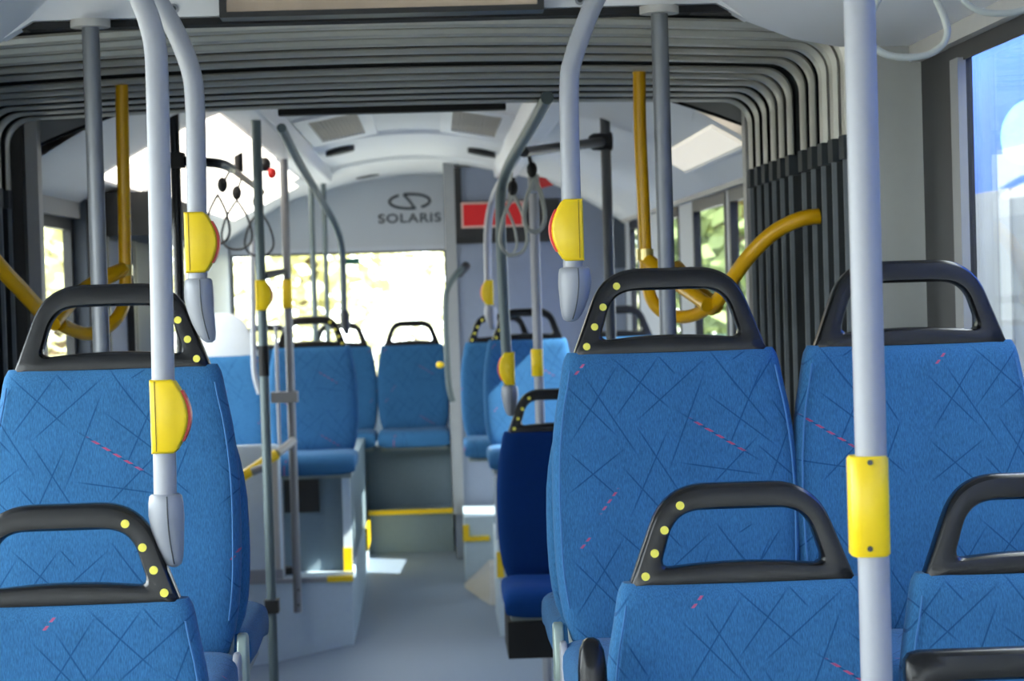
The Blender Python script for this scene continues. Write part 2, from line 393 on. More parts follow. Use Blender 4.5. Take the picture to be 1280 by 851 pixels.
def joint(root, p0, p1, Y, r0=.0225):
    """tapering grey plastic foot that ties a pole to a seat handle"""
    a = at(*p0, Y); b = at(*p1, Y); mb = MB(); rings = []; n = 18
    for t, k, sh in ((0,.86,0),(.03,1,0),(.12,1.07,0),(.3,1.1,.02),(.5,1.0,.15),(.7,.86,.42),(.86,.68,.72),(.96,.48,.94),(1,.2,1)):
        z = a.z+(b.z-a.z)*t; x = a.x+(b.x-a.x)*sh
        rings.append([(x+r0*k*math.cos(2*PI*i/n), Y+r0*(k*.9+.1)*math.sin(2*PI*i/n), z) for i in range(n)])
    j = obj('seat_joint', mb.loft(rings), JOINT, root, 'grey plastic joint at the pole foot')
    sg_ = []
    for t, k, sh in ((.02,1,0),(.12,1.07,0),(.3,1.1,.02),(.5,1.0,.15),(.7,.86,.42),(.86,.68,.72),(.95,.5,.92)):
        sg_.append((a.x+(b.x-a.x)*sh+r0*k*.18, Y-r0*(k*.9+.1)*.985, a.z+(b.z-a.z)*t))
    obj('joint_seam', MB().tube(spline(sg_, 6), .0011, 6), STEELD, j)
    return j
def sleeve(root, px, py0, py1, Y, m=YEL, r=.0225, screws=False, name='yellow_sleeve'):
    a = at(px, py0, Y); b = at(px, py1, Y); x = (a.x+b.x)/2; n = 20; rings = []
    for z, k in ((b.z,.9),(b.z+.003,1),(a.z-.003,1),(a.z,.9)):
        rings.append([(x+r*k*math.copysign(abs(math.cos(2*PI*i/n))**.6, math.cos(2*PI*i/n)), Y+r*k*math.copysign(abs(math.sin(2*PI*i/n))**.6, math.sin(2*PI*i/n)), z) for i in range(n)])
    o = obj(name, MB().loft(rings), m, root)
    if screws:
        for py in (py0+9, py1-8):
            q = at(px+2, py, Y-r); obj('screw', MB().disc(q+Vector((0,.003,0)), (0,-1,0), .0032, .005), STEELD, o)
    return o
def pole(name, label, seq, m=STEEL, r=PR, curve=True, base=None, cat='pole', group=None):
    pts = poly_pts(seq); pts = spline(pts, 9) if curve and len(pts) > 2 else pts
    t = thing(name, label, cat, tuple(base or pts[-1]), group); obj('tube', MB().tube(pts, r, 18), m, t); return t
def vpole(label, px0, py0, px1, Y, z0, m=STEEL, r=PR, z1=None, name='grab_pole', cat='pole'):
    """true vertical pole through pixel column at depth Y, from z0 up to z1"""
    a = at(px0, py0, Y); t = thing(name, label, cat, (a.x, Y, z0)); z1 = z1 or a.z
    obj('tube', MB().tube([(a.x, Y, z0), (a.x, Y, z1)], r, 18), m, t); return t
p = pole('curved_grab_pole', 'steel pole bent at the top, rising from the bottom left seat with stop button', [(98,-228,3.47),(150,-75,3.47),(163,-36,3.47),(177,0,3.47),(187,27,3.47),(194,58,3.47),(196.5,100,3.47),(199,212,3.47),(203,420,3.47),(207,640,3.47)])
button(p, 207, 474, 566, 3.47, 1); joint(p, (207,617), (218,708), 3.47, .0245)
p = pole('curved_grab_pole', 'steel pole with stop button, bent leftward, tied to the left aisle seat', [(104,-146,4.02),(160,-60,4.02),(180,-28,4.02),(197,0,4.02),(213,27,4.02),(227,56,4.02),(239,90,4.02),(243.5,125,4.02),(245.5,212,4.02),(247.5,370,4.02)])
button(p, 247, 265, 341, 4.02, 1); joint(p, (248,348), (262,428), 4.02, .0235)
p = pole('curved_grab_pole', 'steel pole with stop button, bent rightward, tied to the right aisle seat', [(838,-162,4.02),(775,-60,4.02),(759,-28,4.02),(744,0,4.02),(730,34,4.02),(717,72,4.02),(711.5,107,4.02),(713,212,4.02),(717,365,4.02)])
button(p, 714, 249, 326, 4.02, -1); joint(p, (718,334), (713,402), 4.02, .0265)
p = vpole('thick steel pole in the right foreground with a long yellow sleeve', 1074, 0, 0, 2.6, .17, z1=2.44, r=.0178)
sleeve(p, 1085.5, 569, 694, 2.6, r=.0225, screws=True)
for px, py, lb in ((113,32,'dull steel pole from ceiling flange at the left front edge of the bellows'), (824,15,'dull steel pole from ceiling flange at the right front edge of the bellows')):
    p = vpole(lb, px, py, 0, 4.93, FZ, z1=at(px,py,4.93).z+.01, m=mat('dull_steel_pole', '#76797e', .45, .3), r=.0182)
    q = at(px, py, 4.93); obj('ceiling_flange', MB().tube([(q.x,4.93,q.z-.004),(q.x,4.93,q.z+.012)], .042, 22), LTRIM, p)
# rear-section poles
p = pole('dark_grab_pole', 'black pole left of the hanging straps with clamp and side bar', [(219,130,7.5),(219,131,7.5)], curve=False)
C.objects.unlink(p.children[0]); bpy.data.objects.remove(p.children[0]) if p.children else None
a = at(219,200,7.5); p.location = (a.x,7.5,FZ)
obj('tube', MB().tube([(a.x,7.5,FZ),(a.x,7.5,2.36)], .017, 16), BLK, p)
obj('clamp', MB().box((a.x-.03,7.46,at(219,210,7.5).z), (a.x+.03,7.54,at(219,191,7.5).z)), BLKR, p)
obj('side_bar', MB().tube(spline([(a.x,7.5,at(219,201,7.5).z), at(262,203,7.5), at(280,206,7.6), at(290,211,7.9)], 8), .0165, 14), BLK, p)
obj('strap_rail', MB().tube([at(288,210,7.85), at(328,240,9.6)], .012, 12), mat('beige_rail', '#b59d86', .5), p)
p = vpole('short dark drop pole under the ceiling above the black straps', 296, 130, 0, 9.6, at(300,215,9.6).z, m=BLK, z1=2.44, r=.019)
p = vpole('tall grey pole by the white partition with bulging yellow stop button', 328, 400, 0, 8.0, FZ, m=TEAL, z1=2.38, r=.0170)
x0 = at(328,400,8.0).x
button(p, 327, 350, 388, 8.0, 1)
obj('black_grip', MB().tube([(x0,8.0,at(330,470,8).z),(x0,8.0,at(330,432,8).z)], .0185, 16), BLKR, p)
obj('clamp', MB().box((x0-.022,7.965,at(340,765,8).z), (x0+.026,8.035,at(340,749,8).z)), BLKR, p)
obj('clamp_arm', MB().tube([at(329,345,8.0), at(345,341,8.8), at(356,339,10.45)], .014, 10), BLKR, p)
p = vpole('steel pole bolted to the left podium front with slim yellow sleeve', 364, 500, 0, 10.45, at(375,765,10.45).z, z1=2.42, r=.019, m=mat('worn_steel_pole', '#77797e', .45, .2))
sleeve(p, 359, 349, 385, 10.45, r=.022); q = at(364,496,10.45)
obj('grey_clamp', MB().box((q.x-.09,10.42,q.z-.024), (q.x+.03,10.49,q.z+.024)), GREYT, p)
for py in (737, 756): q = at(373,py,10.43); obj('screw', MB().disc(q, (0,-1,0), .006, .004), STEELD, p)
p = pole('diagonal_handrail', 'sloping yellow handrail with grey end in front of the white partition', [(290,604,10.25),(346,567,10.3)], m=YEL, r=.0235, curve=False)
obj('grey_end', MB().tube([at(346,567,10.3), at(367,551,10.42)], .019, 14), GREYT, p)
obj('grey_grip', MB().tube([at(315,590,10.22), at(330,584,10.22)], .019, 14), GREYT, p)
p = pole('bent_grab_pole', 'pale bent pole tied to the seat with pale headrest', [(316,300,11.0),(316,360,11.0),(317,440,11.0),(319,470,11.0),(325,492,11.0)], r=.014)
p = vpole('thin pale pole between partition and podium seat', 347, 480, 0, 10.7, .42, z1=at(345,405,10.7).z, r=.008)
p = pole('ceiling_handrail', 'dark steel handrail running under the left ceiling strip, bending down to the podium seat', [(352,160,8.0),(372,200,8.8),(390,230,9.7),(404,254,10.5),(418,279,10.9),(426,303,11.0),(428.5,330,11.05),(430,398,11.05)], m=TEAL, r=.0165)
obj('seat_joint', MB().tube([at(430,388,11.05), at(431,394,11.05), at(432,408,11.05), at(434,418,11.05)], [.018,.024,.022,.008], 12), STEELD, p)
vpole('thin steel pole second from the bent ceiling handrail, before the rear window', 389, 250, 0, 12.6, .9, z1=2.42, m=TEAL, r=.0155)
vpole('thin steel pole nearest the bent ceiling handrail, before the rear window', 406, 290, 0, 13.2, .9, z1=2.42, m=TEAL, r=.014)
p = pole('bent_grab_pole', 'slim bent handrail on the corner of the slate tower with yellow button', [(581,334,12.85),(572,341,12.7),(561,357,12.6),(557,375,12.6),(558,430,12.6),(561,480,12.6),(566,502,12.6)], m=TEAL, r=.0165)
obj('wall_bracket', MB().tube([at(574,342,12.75), at(583,332,12.86)], .024, 10), STEELD, p)
obj('yellow_button', MB().ball(at(550,456,12.55), .022, .02, .018), YEL, p)
p = pole('bent_grab_pole', 'pale bent pole with yellow stop button left of the greenish pole', [(650,190,9.8),(634,215,10.3),(620,240,10.8),(612,268,10.85),(609.5,300,10.85),(610,345,10.85),(611,385,10.85)], r=.0185)
button(p, 611, 350, 381, 10.85, -1); joint(p, (613,383), (617,412), 10.85, .028)
p = pole('bent_grab_pole', 'greenish ceiling rail bending down to the navy seat, with yellow stop button', [(684,122,6.35),(668,152,6.9),(650,182,7.5),(637,205,7.9),(629,228,8.08),(625.5,255,8.1),(627,320,8.1),(633,440,8.1),(636,490,8.1)], m=TEAL, r=.0185)
button(p, 636, 440, 481, 8.1, -1); joint(p, (637,482), (639,520), 8.1, .027)
p = vpole('straight pale pole with slim yellow sleeve beside the navy seat', 670, 350, 0, 8.7, FZ, z1=2.08, r=.0182)
sleeve(p, 671.5, 436, 470, 8.7, r=.0225); q = at(667,228,8.7)
obj('top_clamp', MB().box((q.x-.02,8.67,q.z-.03), (q.x+.02,8.73,q.z+.03)), GREYT, p)
p = vpole('dark pole behind the dotted handle with a black clamp and cross bar', 759, 250, 0, 8.2, FZ, z1=2.33, m=STEELD, r=.0185)
q = at(757,177,8.2)
obj('cross_bar', MB().tube([at(655,190,7.62), at(690,185,7.9), at(757,177,8.2)], .0175, 14), STEELD, p)
obj('clamp', MB().loft([[(x, 8.2+s_*r_, q.z+c_*r_) for s_, c_ in [(math.sin(2*PI*i/12), math.cos(2*PI*i/12)) for i in range(12)]] for x, r_ in ((q.x-.06,.02),(q.x-.045,.03),(q.x+.02,.034),(q.x+.024,.03))]), BLKR, p)

# yellow guard rails in the articulation
YG = 5.9
def guard(label, pole_px, parts):
    a = at(*pole_px[0], YG); t = thing('yellow_guard_rail', label, 'rail', (a.x, YG, FZ))
    pts = [at(*q, YG) for q in pole_px[1]]
    top = Vector((pts[0].x, YG, pts[0].z))
    obj('upright', MB().tube([top]+spline(pts[1:], 8), .0165, 16), YPOLE, t)
    for nm, seq, r in parts: obj(nm, MB().tube(spline([at(*q) for q in seq], 8), r, 16), YPOLE, t)
    return t
g = guard('yellow guard rail inside the left bellows with upright and curved foot', [(152,108)], [('guard_bar', [(-40,290,5.3),(0,338,5.4),(30,372,5.5),(58,398,5.55),(70,408,5.6)], .0185), ('link_bar', [(152,337,5.9),(132,343,5.85),(108,360,5.75),(85,380,5.65),(68,402,5.6)], .0185)])if False else None
def guard2(label, up, foot, bars, stay_px):
    t = thing('yellow_guard_rail', label, 'rail', tuple(at(*foot[-1])))
    obj('upright', MB().tube(spline([at(*q) for q in up+foot], 8), .0165, 16), YPOLE, t)
    for seq, r in bars: obj('guard_bar', MB().tube(spline([at(*q) for q in seq], 8), r, 16), YPOLE, t)
    q = at(*stay_px); obj('shiny_collar', MB().tube([(q.x,q.y,q.z-.014),(q.x,q.y,q.z+.014)], .0225, 18), mat('clear_yellow_collar', '#e8cf7a', .12, .2), t)
    return t
guard2('yellow guard rail inside the left bellows with upright and curved foot',
    [(152,95,5.9),(153,160,5.9),(155,250,5.9),(156.5,340,5.9)], [(157,365,5.9),(151,390,5.85),(135,408,5.8),(112,417,5.75),(92,413,5.7),(76,405,5.65)],
    [([(-40,285,5.3),(0,334,5.4),(30,366,5.5),(58,397,5.6)], .0195), ([(156,336,5.9),(138,344,5.85),(112,358,5.8),(88,378,5.7),(66,404,5.6)], .0195)], (155,338,5.9))
guard2('yellow guard rail inside the right bellows with upright and curved foot',
    [(799,80,5.9),(800,160,5.9),(804,250,5.9),(807,320,5.9)], [(809,350,5.9),(815,375,5.88),(832,392,5.85),(855,396,5.8),(876,390,5.75),(893,378,5.7)],
    [([(1024,270,5.5),(1000,274,5.5),(968,290,5.52),(940,316,5.55),(918,345,5.6),(900,372,5.65),(888,386,5.7)], .0185), ([(806,322,5.9),(828,340,5.85),(858,362,5.75),(885,381,5.65)], .0185), ([(846,334,5.95),(872,362,5.8),(896,384,5.7)], .0185)], (806,318,5.9))

# ------------------------------------------------------------------ hanging straps
LOOP = mat('pale_strap_loop', '#a3a69f', .35); LOOPD = mat('thin_dark_cord', '#3c3d40', .6)
def strap(label, top, bead, loop, m, r, group=None, beadr=.02):
    t = thing('hanging_strap', label, 'strap', tuple(at(*top)), group)
    obj('cord', MB().tube([at(*top), at(*bead)], r*.9, 8), m if beadr == 0 else BLKR, t)
    obj('loop', MB().tube(resample(spline([at(*q) for q in loop]+[at(*loop[0])], 8), 60), r, 10, True), m, t)
    if beadr: q = at(*bead); obj('slider', MB().ball(q, beadr*.9, beadr*.9, beadr*1.35), BLKR, t)
def lp(px, py, Y, w, h): return [(px,py,Y),(px+w*.35,py+h*.35,Y),(px+w*.5,py+h*.75,Y),(px+w*.25,py+h*.97,Y),(px-w*.25,py+h*.97,Y),(px-w*.5,py+h*.75,Y),(px-w*.35,py+h*.35,Y)]
strap('leftmost black-beaded strap under the beige rail', (289,210,7.9), (278,231,8.0), lp(272,243,8.0,30,62), LOOPD, .0045)
strap('middle black-beaded strap under the beige rail', (302,222,8.6), (296,241,8.6), lp(296,250,8.6,38,62), LOOPD, .0045)
strap('rightmost black-beaded strap behind the tall grey pole', (322,236,9.3), (321,252,9.3), lp(324,262,9.3,36,58), LOOPD, .0045)
strap('pale loop strap hanging lowest from the dark cross bar', (661,192,7.7), (665,212,7.7), lp(668,222,7.7,26,68), LOOP, .0075)
strap('pale loop strap hanging behind the greenish pole', (642,222,8.0), (641,235,8.0), lp(642,243,8.0,34,76), LOOP, .0065)
strap('slim pale loop strap left of the cross bar', (640,215,8.4), (636,250,8.4), lp(634,262,8.4,24,58), LOOP, .005, beadr=0)
strap('big pale loop strap at the top beside the foreground pole', (1130,-354,2.75), (1130,-45,2.75), lp(1134,-42,2.75,100,114), LOOP, .0042, beadr=0)
strap('pale loop strap cut off at the top right corner', (1250,-250,2.75), (1250,-100,2.75), lp(1250,-95,2.75,100,112), LOOP, .0042, beadr=0)

# ------------------------------------------------------------------ bellows
YF0, YF1 = 5.03, 6.66; RC = .075
def hoop_path(Y, off=0., zl=None):
    t = (Y-YF0)/(YF1-YF0); zt = 2.318-.056*t+off; hr = 1.02+off; hl = 1.09+off; ar = .035-.02*t; zl = zl if zl is not None else FZ
    pts = [Vector((XC-hl, Y, zl)), Vector((XC-hl, Y, zt-RC-ar))]
    for k in range(1, 9): a = PI-PI/2*k/8; pts.append(Vector((XC-hl+RC+RC*math.cos(a), Y, zt-RC-ar+RC*math.sin(a))))
    for k in range(1, 16):
        u = k/16; x = -hl+RC+(hl+hr-2*RC)*u; pts.append(Vector((XC+x, Y, zt-ar+ar*(1-(2*u-1)**2))))
    for k in range(0, 9): a = PI/2-PI/2*k/8; pts.append(Vector((XC+hr-RC+RC*math.cos(a), Y, zt-RC-ar+RC*math.sin(a))))
    pts.append(Vector((XC+hr, Y, zl))); return pts
bel = thing('articulation_bellows', 'grey folded bellows with aluminium hoops joining the two bus halves', 'bellows', (XC, 5.8, FZ))
HY = [5.09+.145*i for i in range(5)]+[5.88+.145*i for i in range(6)]
rings = [hoop_path(YF0, .03)]
for a_, b_ in zip([YF0]+HY, HY+[YF1]):
    rings += [hoop_path(a_+(b_-a_)*.3, .085), hoop_path(a_+(b_-a_)*.7, .085), hoop_path(b_-.012, .010), hoop_path(b_+.012, .010)]
obj('folded_fabric', MB().loft(rings, cap=False, ring_closed=False, smooth=True), BELL, bel)
FOLD = mat('fold_edge_grey', '#70767a', .6, .1, .2, 30)
for y in HY:
    k_ = 1.5 if y < 5.4 else 1.0 if y < 6.2 else .7
    rr = [hoop_path(y+dy_, off, 2.05) for dy_, off in ((-.030,.012*k_),(-.033,.008*k_),(-.026,.002),(-.014,0),(.014,.001),(.022,.006),(.018,.012))]
    obj('hoop', MB().loft(rr, cap=False, ring_closed=False, closed=True), HOOP, bel)
    for sx, hw in ((-1, 1.09), (1, 1.02)):
        obj('hoop_end_clamp', MB().box((XC+sx*(hw+.02)-.024, y-.036, 2.0), (XC+sx*(hw+.02)+.02, y+.026, 2.052)), CLAMP, bel)
        obj('fold_edge', MB().extr([(XC+sx*hw, y-.004), (XC+sx*hw, y+.004), (XC+sx*(hw+.06), y+.012), (XC+sx*(hw+.06), y-.012)], FZ, 1.999, 'z'), FOLD, bel)
for nm, ya, yb, yo in (('trim_12', 5.0, 5.05, YF0), ('trim_13', 6.66, 6.775, YF1)):
    i0 = hoop_path(yo, .022); i1 = hoop_path(yo, .165)
    rr = [[Vector((p.x, y, p.z)) for p in q_] for q_, y in ((i0,ya),(i1,ya),(i1,yb),(i0,yb))]
    struct(nm, MB().loft(rr, cap=False, ring_closed=False, closed=True, smooth=False), BFRAME)
# rear bellows frame and front end posts
mb = MB()
mb.box((XC-1.06,6.68,FZ),(XC-1.025,6.75,2.26)); mb.box((XC+1.02,6.68,FZ),(XC+1.06,6.75,2.26)); 
struct('trim_1', mb, LTRIM)
mb = MB(); mb.box((XC+1.061,6.64,FZ),(XC+1.16,6.70,2.3)); mb.box((XC-1.22,6.64,FZ),(XC-1.061,6.70,2.3)); struct('trim_2', mb, BFRAME)
# bulkhead with arched cut-out above the rear opening
def ceil_z(dx): return 2.475-.30*dx*dx
def arch(dx): return 2.40-.20*dx*dx
mb = MB(); lo = []; hi = []
for k in range(33):
    dx = -1.08+2.16*k/32; lo.append((XC+dx,6.76,arch(dx))); hi.append((XC+dx,6.76,2.6))
mb.add(lo+hi, [(k,k+1,34+k,33+k) for k in range(32)], False)
mb.add([(x,y+.03,z) for x,y,z in lo]+[(x,y+.03,z) for x,y,z in hi], [(k,k+1,34+k,33+k) for k in range(32)], False)
mb.add(lo+[(x,y+.03,z) for x,y,z in lo], [(k,k+1,34+k,33+k) for k in range(32)], False)
struct('wall_bulkhead', mb, GREYT)
mb = MB()
for off in (0,): mb.tube([Vector(p)+Vector((0,-.004,0)) for p in lo], .005, 6)
struct('trim_3', mb, BFRAME)
a = at(348,135,6.72); b = at(632,133,6.72)
mb = MB(); mb.box((a.x,6.69,at(490,141,6.72).z), (b.x,6.75,2.36))
tag(obj('display_housing', mb, BLKR), 'long black bar hanging just behind the bellows under the rear ceiling', 'display')

# ------------------------------------------------------------------ front section shell
prof = [(0,2.47),(.45,2.46),(.66,2.42),(.74,2.345),(.80,2.30),(.90,2.26),(1.0,2.24),(1.18,2.235)]
prof = [(-d, z) for d, z in prof[::-1]] + prof[1:]
mb = MB(); mb.loft([[(XC+d, y, z) for d, z in prof] for y in (-4, -1.5, 0, 1.5, 3, 4.2, 5.0)], cap=False, ring_closed=False)
mb.loft([[(XC+d, y, z+.03) for d, z in prof] for y in (-4, 5.0)], cap=False, ring_closed=False)
struct('ceiling', mb, WHITE)
# white header over the bellows
mb = MB(); top = []; bot = []
for k in range(25):
    d = -.80+1.60*k/24; bot.append((XC+d,4.97,2.338 if abs(d) < .76 else 2.30)); top.append((XC+d,4.97,2.5))
mb.add(bot+top+[(x,y+.05,z) for x,y,z in bot], [(k,k+1,26+k,25+k) for k in range(24)]+[(k,k+1,51+k,50+k) for k in range(24)], False)
struct('wall_header', mb, WHITE)
hz = at(500,25,5.0).z
mb = MB(); mb.box((XC-.78,4.99,2.322),(XC+.78,5.05,2.337)); struct('trim_4', mb, BLKR)
for px, py in ((217,11), (725,0)):
    q = at(px,py,4.968); o = obj('panel_screw', MB().disc(q+Vector((0,.004,0)), (0,-1,0), .011, .007), STEEL); tag(o, 'round screw on the white header left of the monitor' if px < 400 else 'round screw on the white header right of the monitor', 'screw')
    obj('screw_head', MB().disc(q+Vector((0,-.002,0)), (0,-1,0), .006, .004), STEELD, o)
# monitor
a = at(275,22,4.9); b = at(680,14,4.9)
mon = thing('ceiling_monitor', 'wide black-framed monitor on the white header above the aisle', 'monitor', ((a.x+b.x)/2,4.92,a.z))
zb = (a.z+b.z)/2
mb = MB(); mb.box((a.x,4.885,zb),(b.x,4.96,zb+.012)); mb.box((a.x,4.885,zb+.012),(a.x+.014,4.96,zb+.19)); mb.box((b.x-.014,4.885,zb+.012),(b.x,4.96,zb+.19)); mb.box((a.x,4.885,zb+.19),(b.x,4.96,zb+.204)); mb.box((a.x+.01,4.93,zb+.01),(b.x-.01,4.96,zb+.195))
obj('bezel', mb, BFRAME, mon)
scr = mat('screen_reflection', '#c4ae98', .1, .7, .6, 5)  # beige mottling painted in for the cabin reflected in the monitor
obj('screen', MB().box((a.x+.014,4.90,zb+.012),(b.x-.014,4.93,zb+.19)), scr, mon)
# front side walls with windows
def wall(name, x0, x1, y0, y1, wins, zlo, zhi, ztop, m):
    mb = MB(); mb.box((x0,y0,0),(x1,y1,zlo)); mb.box((x0,y0,zhi),(x1,y1,ztop)); e = y0
    for a_, b_ in wins:
        if a_ > e: mb.box((x0,e,zlo),(x1,a_,zhi))
        e = b_
    if y1 > e: mb.box((x0,e,zlo),(x1,y1,zhi))
    return struct(name, mb, m)
WN = [0]
def window(x0, x1, ya, yb, z0, z1, fr=.05, side=1):
    WN[0] += 1; mb = MB(); w = fr
    mb.box((x0,ya,z0),(x1,ya+w,z1)); mb.box((x0,yb-w,z0),(x1,yb,z1)); mb.box((x0,ya+w,z0),(x1,yb-w,z0+w)); mb.box((x0,ya+w,z1-w),(x1,yb-w,z1))
    o = struct('window_%d' % WN[0], mb, BFRAME); xm = (x0+x1)/2
    obj('window_pane', MB().box((xm-.003,ya+w,z0+w),(xm+.003,yb-w,z1-w)), GL, o); return o
WALLF = mat('front_wall_panel', '#a9aaa8', .5)
wall('wall_right', XR, XR+.022, -4, 4.98, [(-3.6,-1.4),(-1.2,.9),(1.1,2.85),(2.95,4.64)], 1.0, 2.205, 2.3, WALLF)
for a_, b_ in ((-3.6,-1.4),(-1.2,.9),(1.1,2.85),(2.95,4.64)): window(XR-.003, XR+.02, a_, b_, 1.0, 2.205, .03)
mb = MB(); mb.box((XR-.006,4.636,FZ),(XR-.001,4.985,2.205)); mb.box((XR-.008,2.9,2.165),(XR-.0045,4.7,2.205)); struct('trim_5', mb, BFRAME)
mb = MB(); mb.box((XR-.02,4.565,FZ),(XR-.0035,4.635,2.17)); struct('trim_6', mb, GREYT)
mb = MB(); mb.box((XR-.03,1.0,2.2),(XR-.001,4.985,2.235)); struct('trim_7', mb, LTRIM)
wall('wall_left', XL-.06, XL, -4, 4.98, [(-3.6,-1.4),(-1.2,.9),(1.1,2.85),(2.95,4.64)], 1.0, 2.205, 2.3, WALLF)
for a_, b_ in ((-3.6,-1.4),(-1.2,.9),(1.1,2.85),(2.95,4.64)): window(XL-.05, XL+.004, a_, b_, 1.0, 2.205, .04)
mb = MB(); mb.box((XL-.06,-4.06,0),(XR+.06,-4,.85)); mb.box((XL-.06,-4.06,2.15),(XR+.06,-4,2.5)); mb.box((XL-.06,-4.06,.85),(XL+.12,-4,2.15)); mb.box((XR-.12,-4.06,.85),(XR+.06,-4,2.15))
struct('wall_front', mb, WALLF)
WN[0] += 1; mb = MB(); mb.box((XL+.12,-4.05,.85),(XL+.17,-4,2.15)); mb.box((XR-.17,-4.05,.85),(XR-.12,-4,2.15)); mb.box((XL+.17,-4.05,.85),(XR-.17,-4,.9)); mb.box((XL+.17,-4.05,2.1),(XR-.17,-4,2.15)); mb.box((XC-.02,-4.05,.9),(XC+.02,-4,2.1))
o = struct('window_%d' % WN[0], mb, BFRAME)
for a_, b_ in ((XL+.17,XC-.02),(XC+.02,XR-.17)): obj('window_pane', MB().box((a_,-4.03,.9),(b_,-4.024,2.1)), GL, o)
# rounded grey end posts of the front section
mb = MB()
for sx in (1, -1):
    pts = [(XC+sx*d, y) for d, y in ((1.18,4.97),(1.165,4.975),(1.13,4.985),(1.07,4.99),(1.045,5.0),(1.04,5.02),(1.04,5.05),(1.18,5.05))]
    mb.loft([[(x, y, z) for x, y in pts] for z in (FZ, 2.30)])
struct('trim_8', mb, mat('grey_end_post', '#8b8c89', .4, .1))
q = at(1153,39,4.9); o = obj('chrome_catch', MB().tube([q+Vector((-.014,0,0)), q+Vector((.014,0,.003))], .006, 12), STEEL); tag(o, 'small chrome catch under the right ceiling cove', 'catch')
# floor and front podiums
mb = MB(); ys = [-4.06,5,6.6,8,9,10,10.6,11.2,11.7,12.3,13.2,14.6]; xs = [XL-.06,-1.1,-.8,-.45,0,.5,XR+.06]
def fz(x, y):
    z = FZ
    if 8.2 < y < 11.0 and x < -.45: z -= .10*min(1,(-.45-x)/.5)*min(1,(y-8.2)/1.5)
    if y > 11.7: z += .115*min(1,(y-11.7)/1.5)
    return z
mb.add([(x,y,fz(x,y)) for y in ys for x in xs], [(j*7+i,j*7+i+1,j*7+i+8,j*7+i+7) for j in range(len(ys)-1) for i in range(6)], True)
mb.box((XL-.06,-4.06,-.2),(XR+.06,14.6,-.05))
struct('floor', mb, FLOORM)
def podium(label, boxes, m=PODM, edges=(), name='seat_podium'):
    b = boxes[0]; t = thing(name, label, 'podium', ((b[0]+b[3])/2,(b[1]+b[4])/2,b[2]))
    mb = MB()
    for q in boxes: mb.box(q[:3], q[3:])
    obj('body', mb, m, t)
    for e in edges: obj('yellow_edge', MB().box(e[:3], e[3:]), YEL, t)
    return t
Z0 = 0.
podium('grey raised wheel-arch podium under the right front seats', [(.22,3.62,FZ,XR-.01,4.75,.685),(.22,3.09,FZ,XR-.01,3.62,.354),(.22,2.3,FZ,XR-.01,3.09,.17)])
podium('grey raised wheel-arch podium under the left front seats', [(XL+.01,3.62,FZ,-.38,4.75,.685),(XL+.01,2.95,FZ,-.38,3.62,.354)])

# ------------------------------------------------------------------ rear section shell
mb = MB(); NX = 28; ys = [6.78,8,9,10,10.78,10.80,11.6,12.58,12.60,13.6,14.56]
def cprof(y, up=0):
    st = 0.02 if 10.79 < y else 0.; st += .02 if y > 12.59 else 0
    return [(XC+dx, y, ceil_z(dx)-st*max(0,1-(dx/.75)**4)+up) for dx in [-1.18+2.36*k/NX for k in range(NX+1)]]
mb.loft([cprof(y) for y in ys], cap=False, ring_closed=False); mb.loft([cprof(y, .05) for y in (6.78,14.56)], cap=False, ring_closed=False)
o = struct('ceiling.001', mb, WHITE2)
# long white duct strips along the ceiling
for sx, lb in ((-1,'long white duct strip under the ceiling, left of the grilles'), (1,'long white duct strip under the ceiling, right of the grilles')):
    mb = MB(); x = XC+sx*.52; z = ceil_z(.52)
    p_ = fillet([(x-.075,z+.02,0),(x-.062,z-.06,0),(x+.062,z-.06,0),(x+.075,z+.02,0)], .015, 4, True)
    mb.extr([(q.x,q.y) for q in p_], 6.85, 13.0, 'y', .01); tag(obj('ceiling_duct', mb, WHITE), lb, 'duct')
# ceiling grilles
GRL = mat('beige_grille', '#b3a99b', .6)
for (x0,y0_),(x1,y1_),lb in (((386,147),(436,180),'beige ceiling grille in a white frame, left'),((584,138),(634,170),'beige ceiling grille in a white frame, right')):
    cx = XC+(-.29 if x0 < 500 else .30); t = thing('ceiling_grille', lb+(' of the black bar end' if x0 < 500 else ' of the black slots'), 'grille', (cx,9.4,2.44))
    z = ceil_z(.3)-.004; s_ = -1 if cx < XC else 1
    def tilt(mbx):
        for v in mbx.v: v.z -= (v.x-cx)*.18*s_
        return mbx
    mb = MB(); mb.box((cx-.15,9.2,z-.012),(cx-.10,10.8,z+.02)); mb.box((cx+.10,9.2,z-.012),(cx+.15,10.8,z+.02)); mb.box((cx-.10,9.2,z-.012),(cx+.10,9.35,z+.02)); mb.box((cx-.10,10.6,z-.012),(cx+.10,10.8,z+.02))
    obj('frame', tilt(mb), WHITE, t)
    mb = MB(); mb.box((cx-.10,9.35,z-.002),(cx+.10,10.6,z+.02))
    for k in range(12): mb.box((cx-.098+k*.017,9.35,z-.008),(cx-.09+k*.017,10.6,z-.001))
    obj('grille_insert', tilt(mb), GRL, t)
# dark slots
for k, (px, py, Y, lb) in enumerate(((425,187,11.2,'dark slot in the ceiling left of centre'),(460,232,13.9,'dark slot above the lettering on the rear panel'),(602,194,11.6,'dark slot in the ceiling above the red sign'))):
    q = at(px,py,Y); s_ = -1 if q.x < XC else 1; zc = ceil_z(q.x-XC)
    sl = .6*(q.x-XC); mb = MB(); mb.loft([[(q.x+.07*math.cos(a), Y+.09*math.sin(a), ceil_z(q.x+.07*math.cos(a)-XC)-dz) for a in [2*PI*i/16 for i in range(16)]] for dz in (.045,.02)])
    tag(obj('ceiling_slot', mb, BLKR), lb, 'vent')
